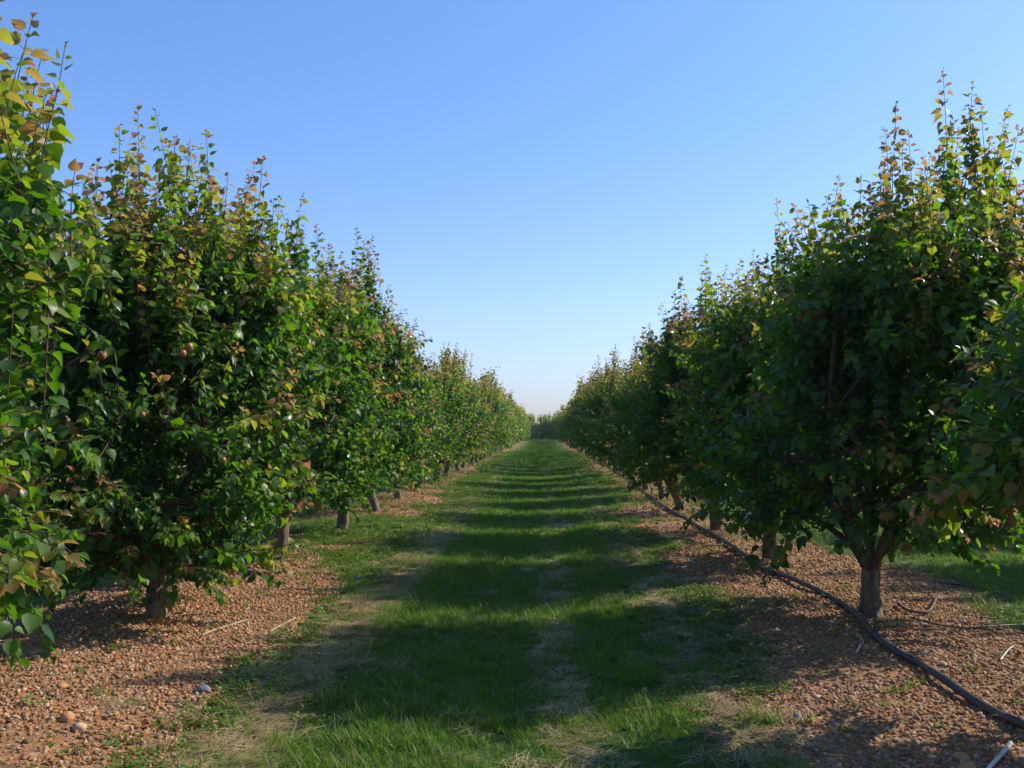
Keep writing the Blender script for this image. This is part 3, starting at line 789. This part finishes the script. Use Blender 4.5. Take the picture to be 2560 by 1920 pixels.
HEDGE = [make_variant(320 + k, 'far', n_shoots=420, leaf_scale=1.9, dens=.6, H=2.9 + .5 * k, rx=1.35, ry=1.5, zlow=.3) for k in range(2)]
def plant(loc, label, group, kind, rnd_):
    v = rnd_.choice({'mid': MID, 'far': FAR, 'end': HEDGE}[kind])
    root = tree_root('apricot_tree', loc, label, group)
    root.rotation_euler[2] = rnd_.choice([0, math.pi]) + rnd_.uniform(-.25, .25)
    s = rnd_.uniform(.88, 1.08); root.scale = (s, s, s * rnd_.uniform(.94, 1.05))
    link('trunk', v['trunk'], root)
    if kind == 'mid':
        for m in v['limbs']: link('limb', m, root)
        tag(link('twig_growth', v['twigs'], root), kind='stuff')
    tag(link('foliage', v['foliage'], root), kind='stuff')
rv = random.Random(5)
for side in (-1, 1):
    nm = 'left' if side < 0 else 'right'
    for k in range(4, 40):
        x = (ROW if side > 0 else ROW - GAP) + rv.uniform(-.07, .07); y = row_y(side, k) + rv.uniform(-.12, .12)
        if k < 12:
            lab = 'apricot tree in the %s row, %s one counting from the camera' % (nm, ordinal[k])
        else:
            lab = 'far apricot tree in the %s row, merging with its neighbours towards the lane end' % nm
        plant((x, y, float(ground_z(x, y)) - .02), lab, GRP[side], 'mid' if k < 13 else 'far', rv)
for k in range(0, 14):
    x = ROW + GAP + rv.uniform(-.07, .07); y = 1.6 + SP * k
    plant((x, y, float(ground_z(x, y)) - .02), 'apricot tree of the next row to the right, glimpsed beneath the nearer dark crowns', 'apricot trees of the second row on the right', 'mid' if k < 8 else 'far', rv)
for k in range(0, 10):
    x = ROW + 2 * GAP + rv.uniform(-.07, .07); y = 12 + SP * k
    plant((x, y, float(ground_z(x, y)) - .02), 'apricot tree of the third row to the right, far beyond the grass strip', 'apricot trees of the third row on the right', 'far', rv)
for k in range(0, 12):
    x = ROW - 2 * GAP + rv.uniform(-.07, .07); y = 8.2 + SP * k
    plant((x, y, float(ground_z(x, y)) - .02), 'apricot tree of the next row to the left, glimpsed through gaps in the nearer crowns', 'apricot trees of the second row on the left', 'mid' if k < 6 else 'far', rv)
for j in range(3):
    for k in range(9):
        x = -12.5 + 2.7 * k + j * 1.1 + rv.uniform(-.2, .2); y = 147 + 5 * j
        plant((x, y, 0), 'distant apricot tree standing across the far end of the grass lane', 'apricot trees across the end of the lane', 'end', rv)

# ------------------------------------------------------------------ small things
def place(name, me, x, y, s, rz, label, cat, group=None, sink=.3, rx=0, ry=0):
    o = link(name, me); o.location = (x, y, float(ground_z(x, y)) + s * sink * .5); o.scale = (s, s, s); o.rotation_euler = (rx, ry, rz)
    return tag(o, label, cat, group)
def at(px, py):
    d = 2180 * 1.5 / (py - 930); d2 = 2180 * (CAM[2] - float(ground_z((px - 1175) / 2180 * d, d))) / (py - 930)
    return (px - 1175) / 2180 * d2, d2
rocks = [(442, 1498, .10, M_greyrock, .35, 'large pale grey angular stone at the edge of the left-hand weeds'),
 (772, 1252, .085, M_greyrock, .3, 'small grey stone in weeds beside the lane, well behind the larger grey stone'),
 (690, 1335, .045, M_greyrock, .3, 'little grey stone in the straw between the two dry sticks and the grass'),
 (1418, 1295, .07, M_greyrock, .3, 'dark grey stone in the weeds right of the grass lane'),
 (1710, 1540, .055, M_greyrock, .3, 'grey stone in the gravel left of the black pipe, near the green tuft'),
 (1830, 1335, .05, M_palerock, 0, 'pale flat stone in the shade left of the forked tree trunk'),
 (325, 1365, .085, M_orangerock, .5, 'orange angular stone lying just below the left dark trunk'),
 (130, 1432, .06, M_orangerock, .5, 'orange stone near the left edge under the hanging leaves'),
 (145, 1555, .09, M_orangerock, .3, 'brown stone standing up in the left foreground gravel'),
 (168, 1542, .06, M_orangerock, .5, 'sharp orange stone leaning beside the brown stone at lower left'),
 (172, 1578, .075, M_palerock, 0, 'pale pinkish round stone in the left foreground gravel'),
 (132, 1487, .07, M_orangerock, 0, 'rounded orange stone in the left foreground above the pale pinkish one'),
 (634, 1352, .06, M_orangerock, .4, 'orange stone at the upper end of the dry stick on the left'),
 (652, 1300, .06, M_orangerock, .4, 'rust coloured stone in the gravel behind the dry sticks'),
 (2060, 1652, .12, M_orangerock, .2, 'big flat brown stone at the bottom right, left of the white stick'),
 (2050, 1622, .09, M_orangerock, .2, 'flat tan stone just behind the big brown stone at bottom right'),
 (1868, 1448, .08, M_orangerock, .2, 'smooth orange stone right of the black pipe where it bends'),
 (2015, 1427, .075, M_palerock, 0, 'tan rounded stone on the gravel beyond the black pipe'),
 (1820, 1500, .07, M_orangerock, .3, 'reddish flat stone in the gravel left of the pipe'),
 (1750, 1497, .06, M_palerock, 0, 'pale tan stone beside the reddish flat stone left of the pipe'),
 (260, 1520, .05, M_palerock, 0, 'pale stone in the left gravel between the grey stone and the left edge')]
for k, (px, py, s, mt, ang, lab) in enumerate(rocks):
    x, y = at(px, py)
    place('stone', rock_mesh('stone', mt, 400 + k, 3, .09, .7, ang * .9), x, y, s * .85, k * 1.3, lab, 'stone', 'loose stones on the orchard floor')
PEB = [rock_mesh('pebble', M_pebble, 500 + k, 2, .1, .65) for k in range(6)]
rp = random.Random(9)
for side, (x0, x1), lab in ((-1, (-3.4, -2.0), 'rounded brown pebble lying loose in the gravel under the left tree row'), (1, (1.3, 3.4), 'rounded brown pebble lying loose in the gravel under the right tree row')):
    for k in range(34):
        y = rp.uniform(4.6, 8.5); x = rp.uniform(x0, x1)
        place('pebble', rp.choice(PEB), x, y, rp.uniform(.028, .045), rp.uniform(0, 6), lab, 'pebble', 'loose pebbles on the gravel', sink=.25)

def wood_piece(name, pts, r0, r1, mat, label, cat, seg=8, n=14, lift=0.0, abs_z=False, rough=.03):
    P = smooth_path([(x, y, (z if abs_z else float(ground_z(x, y)) + z + lift)) for x, y, z in pts], n)
    c = P.mean(0)
    o = link(name, quad_mesh(name, *tube(P - c, np.linspace(r0, r1, n), seg, rough, 3), mat)); o.location = c
    return tag(o, label, cat)
def line(ps, z=0.0):
    return [(*at(px, py), z) for px, py in ps]
wood_piece('stick', line([(2152, 1594), (2135, 1615), (2112, 1640), (2088, 1668)], .02), .011, .007, M_whitestick, 'bleached white stick lying on gravel at the bottom right corner', 'stick')
wood_piece('stick', line([(437, 1378), (470, 1365), (535, 1345)], .018), .006, .004, M_dryst, 'long pale dry stick in the sun right of the left dark trunk', 'stick')
wood_piece('stick', line([(585, 1368), (610, 1355), (640, 1340)], .015), .006, .004, M_dryst, 'shorter pale dry stick beside the edge of the tree shade on the left', 'stick')
wood_piece('stick', line([(1835, 1405), (1842, 1393), (1850, 1385)], .02), .006, .004, M_whitestick, 'short pale stick leaning near the pipe bend', 'stick')
wood_piece('stick', line([(2010, 1258), (2050, 1262), (2085, 1270)], .03), .016, .010, M_darkst, 'dark pruned branch lying right of the forked trunk, near the far grass', 'branch')
wood_piece('stick', line([(1925, 1305), (1945, 1320), (1985, 1322), (2000, 1305), (2004, 1290)], .035), .013, .010, M_darkst, 'curved dark branch lying just right of the forked trunk', 'branch')
wood_piece('stick', line([(1515, 1182), (1560, 1176), (1600, 1150)], .03), .012, .007, M_darkst, 'thin dark branch lying in shade between the grass and the pipe', 'branch')
wood_piece('stick', line([(2135, 1420), (2150, 1400), (2162, 1390)], .02), .005, .003, M_whitestick, 'small pale twig on the gravel at the right edge beyond the pipe', 'twig')
wood_piece('hose', line([(1950, 1330), (2000, 1345), (2060, 1352), (2130, 1345), (2230, 1340)], .02), .007, .007, M_pipe, 'thin black hose crossing the gravel beyond the forked trunk', 'hose', n=26, rough=0)

# black irrigation pipe
pp = [(2330, 1640), (2212, 1580), (2100, 1520), (1990, 1450), (1890, 1385), (1840, 1332), (1785, 1290), (1700, 1252), (1640, 1226), (1560, 1172), (1500, 1136), (1430, 1096), (1370, 1050), (1300, 1003)]
pipe_pts = []
for k, (a, b) in enumerate(pp):
    x, y = at(a, b); pipe_pts.append((x, y, .02 + .02 * (k % 2)))
x, y, z = pipe_pts[-1]
for yy in (60, 80, 105, 130): pipe_pts.append((2.45, yy, .04))
Pp = smooth_path([(x, y, float(ground_z(x, y)) + z) for x, y, z in pipe_pts], 160)
Pp[:, 2] = np.maximum(Pp[:, 2], ground_z(Pp[:, 0], Pp[:, 1]) + .016)
po = bpy.data.objects.new('irrigation_pipe', None); C.objects.link(po); po.location = Pp[30]
tag(po, 'long black irrigation pipe snaking over the gravel along the right tree row', 'pipe')
link('tube', quad_mesh('tube', *tube(Pp - Pp[30], np.full(len(Pp), .024), 14), M_pipe), po)
def riser(x, y, lab):
    i = int(np.argmin(np.abs(Pp[:, 1] - y))); b = Pp[i]
    o = bpy.data.objects.new('sprinkler_riser', None); C.objects.link(o); o.location = b
    tag(o, lab, 'sprinkler')
    def cap(name, V): link(name, V, o)
    link('saddle', quad_mesh('saddle', *tube([(-.0, -.03, 0), (0, -.028, 0), (0, .028, 0), (0, .03, 0)], [.024, .031, .031, .024], 14), M_pipe), o)
    link('stem', quad_mesh('stem', *tube([(0, 0, .02), (.005, 0, .09), (.004, 0, .17)], [.011, .0095, .009], 10), M_pipe), o)
    link('nozzle', quad_mesh('nozzle', *join([tube([(.004, 0, .165), (.004, 0, .172), (.004, 0, .195), (.004, 0, .2)], [.008, .018, .016, .001], 12), tube([(-.03, .0, .178), (-.028, 0, .18), (.036, 0, .186), (.038, 0, .186)], [.002, .0075, .0075, .002], 8)]), M_pipe), o)
riser(0, 7.35, 'short black sprinkler riser on the pipe beside the forked trunk')
riser(0, 22.3, 'thin black sprinkler riser on the pipe, second from the camera')
riser(0, 29.5, 'distant black sprinkler riser on the pipe, farthest one visible')

# apricots hanging in the left tree
def fruit_mesh():
    import bmesh
    bm = bmesh.new(); bmesh.ops.create_uvsphere(bm, u_segments=20, v_segments=14, radius=.024)
    for v in bm.verts:
        a = math.atan2(v.co.y, v.co.x)
        k = 1 - .12 * math.exp(-(a / .28) ** 2); v.co.x *= k; v.co.y *= k; v.co.z *= 1.1
        if v.co.z > .02: v.co.z -= (v.co.z - .02) * .9
    me = bpy.data.meshes.new('apricot'); bm.to_mesh(me); bm.free()
    for p in me.polygons: p.use_smooth = True
    return me
fm, n, l = new_mat('apricot_skin')
tc = N(n, 'ShaderNodeTexCoord'); ns = N(n, 'ShaderNodeTexNoise', Scale=40.0, Detail=3.0); l.new(tc.outputs['Object'], ns.inputs['Vector'])
r_ = ramp(n, [(.35, (.26, .085, .035)), (.65, (.36, .16, .06))]); l.new(ns.outputs[0], r_.inputs[0])
p_ = N(n, 'ShaderNodeBsdfPrincipled', Roughness=.5); l.new(r_.outputs[0], p_.inputs[0]); o_ = N(n, 'ShaderNodeOutputMaterial'); l.new(p_.outputs[0], o_.inputs[0])
FM = fruit_mesh(); FM.materials.append(fm)
for (px, py, dy, s, lab) in ((207, 766, 6.55, 1.25, 'larger apricot fruit hanging among dark leaves at the left'), (188, 748, 6.6, .8, 'small apricot fruit just above the larger one at the left'),
                          (400, 748, 6.6, 1.1, 'brown apricot fruit under the orange young shoot'), (386, 762, 6.55, 1.0, 'apricot fruit touching the brown one under the orange shoot'), (699, 907, 9.9, 1.0, 'apricot fruit on the third left tree, right of the long branch'),
                          (478, 995, 6.7, .9, 'dark red apricot fruit low on the left tree below the long branch'), (299, 896, 6.6, .8, 'small apricot fruit in the middle of the large left tree'), (836, 880, 14, 1.1, 'tiny distant apricot fruit on the lane side of the left row')):
    w = world_tip(px, py, dy + .06)
    o = bpy.data.objects.new('apricot_fruit', None); C.objects.link(o); o.location = w; o.scale = (s, s, s)
    tag(o, lab, 'fruit', 'apricots on the left trees')
    link('flesh', FM, o)
    link('stalk', quad_mesh('stalk', *tube([(0, 0, .018), (.002, 0, .03), (.004, .002, .05)], [.002, .0018, .0022], 5), M_twig), o)

# grass clumps that stand alone
def clump(px, py, s, lab, mat=None, h=.16, nb=46, rad=.05):
    x, y = at(px, py)
    me = tuft_mesh('grass_clump', mat or M_weed, nb, rad, h, .006, .9, int(px)); o = link('grass_clump', me)
    o.location = (x, y, float(ground_z(x, y))); o.scale = (s, s, s)
    tag(o, lab, 'grass', None)
clump(1660, 1548, 1.0, 'bright green grass clump in the lit patch at the lower right')
clump(1352, 1210, 1.2, 'isolated bright grass clump right of the lane where shade ends')
clump(1470, 1318, 1.0, 'grass clump beside the dark grey stone right of the lane')
clump(1850, 1290, .9, 'yellowish grass clump just left of the forked trunk behind the pipe', M_straw)

# ------------------------------------------------------------------ air
if HAZE:
    hv = np.array([(x, y, z) for z in (-1.6, 6.2) for y in (-12, 175) for x in (-34, 34)], float)
    hq = np.array([(0, 2, 3, 1), (4, 5, 7, 6), (0, 1, 5, 4), (2, 6, 7, 3), (0, 4, 6, 2), (1, 3, 7, 5)])
    hm, n, l = new_mat('morning_air')
    pv = N(n, 'ShaderNodeVolumePrincipled'); pv.inputs['Density'].default_value = HAZE; pv.inputs['Color'].default_value = (.82, .9, 1, 1); pv.inputs['Anisotropy'].default_value = .3
    oh = N(n, 'ShaderNodeOutputMaterial'); l.new(pv.outputs[0], oh.inputs['Volume'])
    tag(link('haze', quad_mesh('haze', hv, hq, hm, False)), kind='stuff')
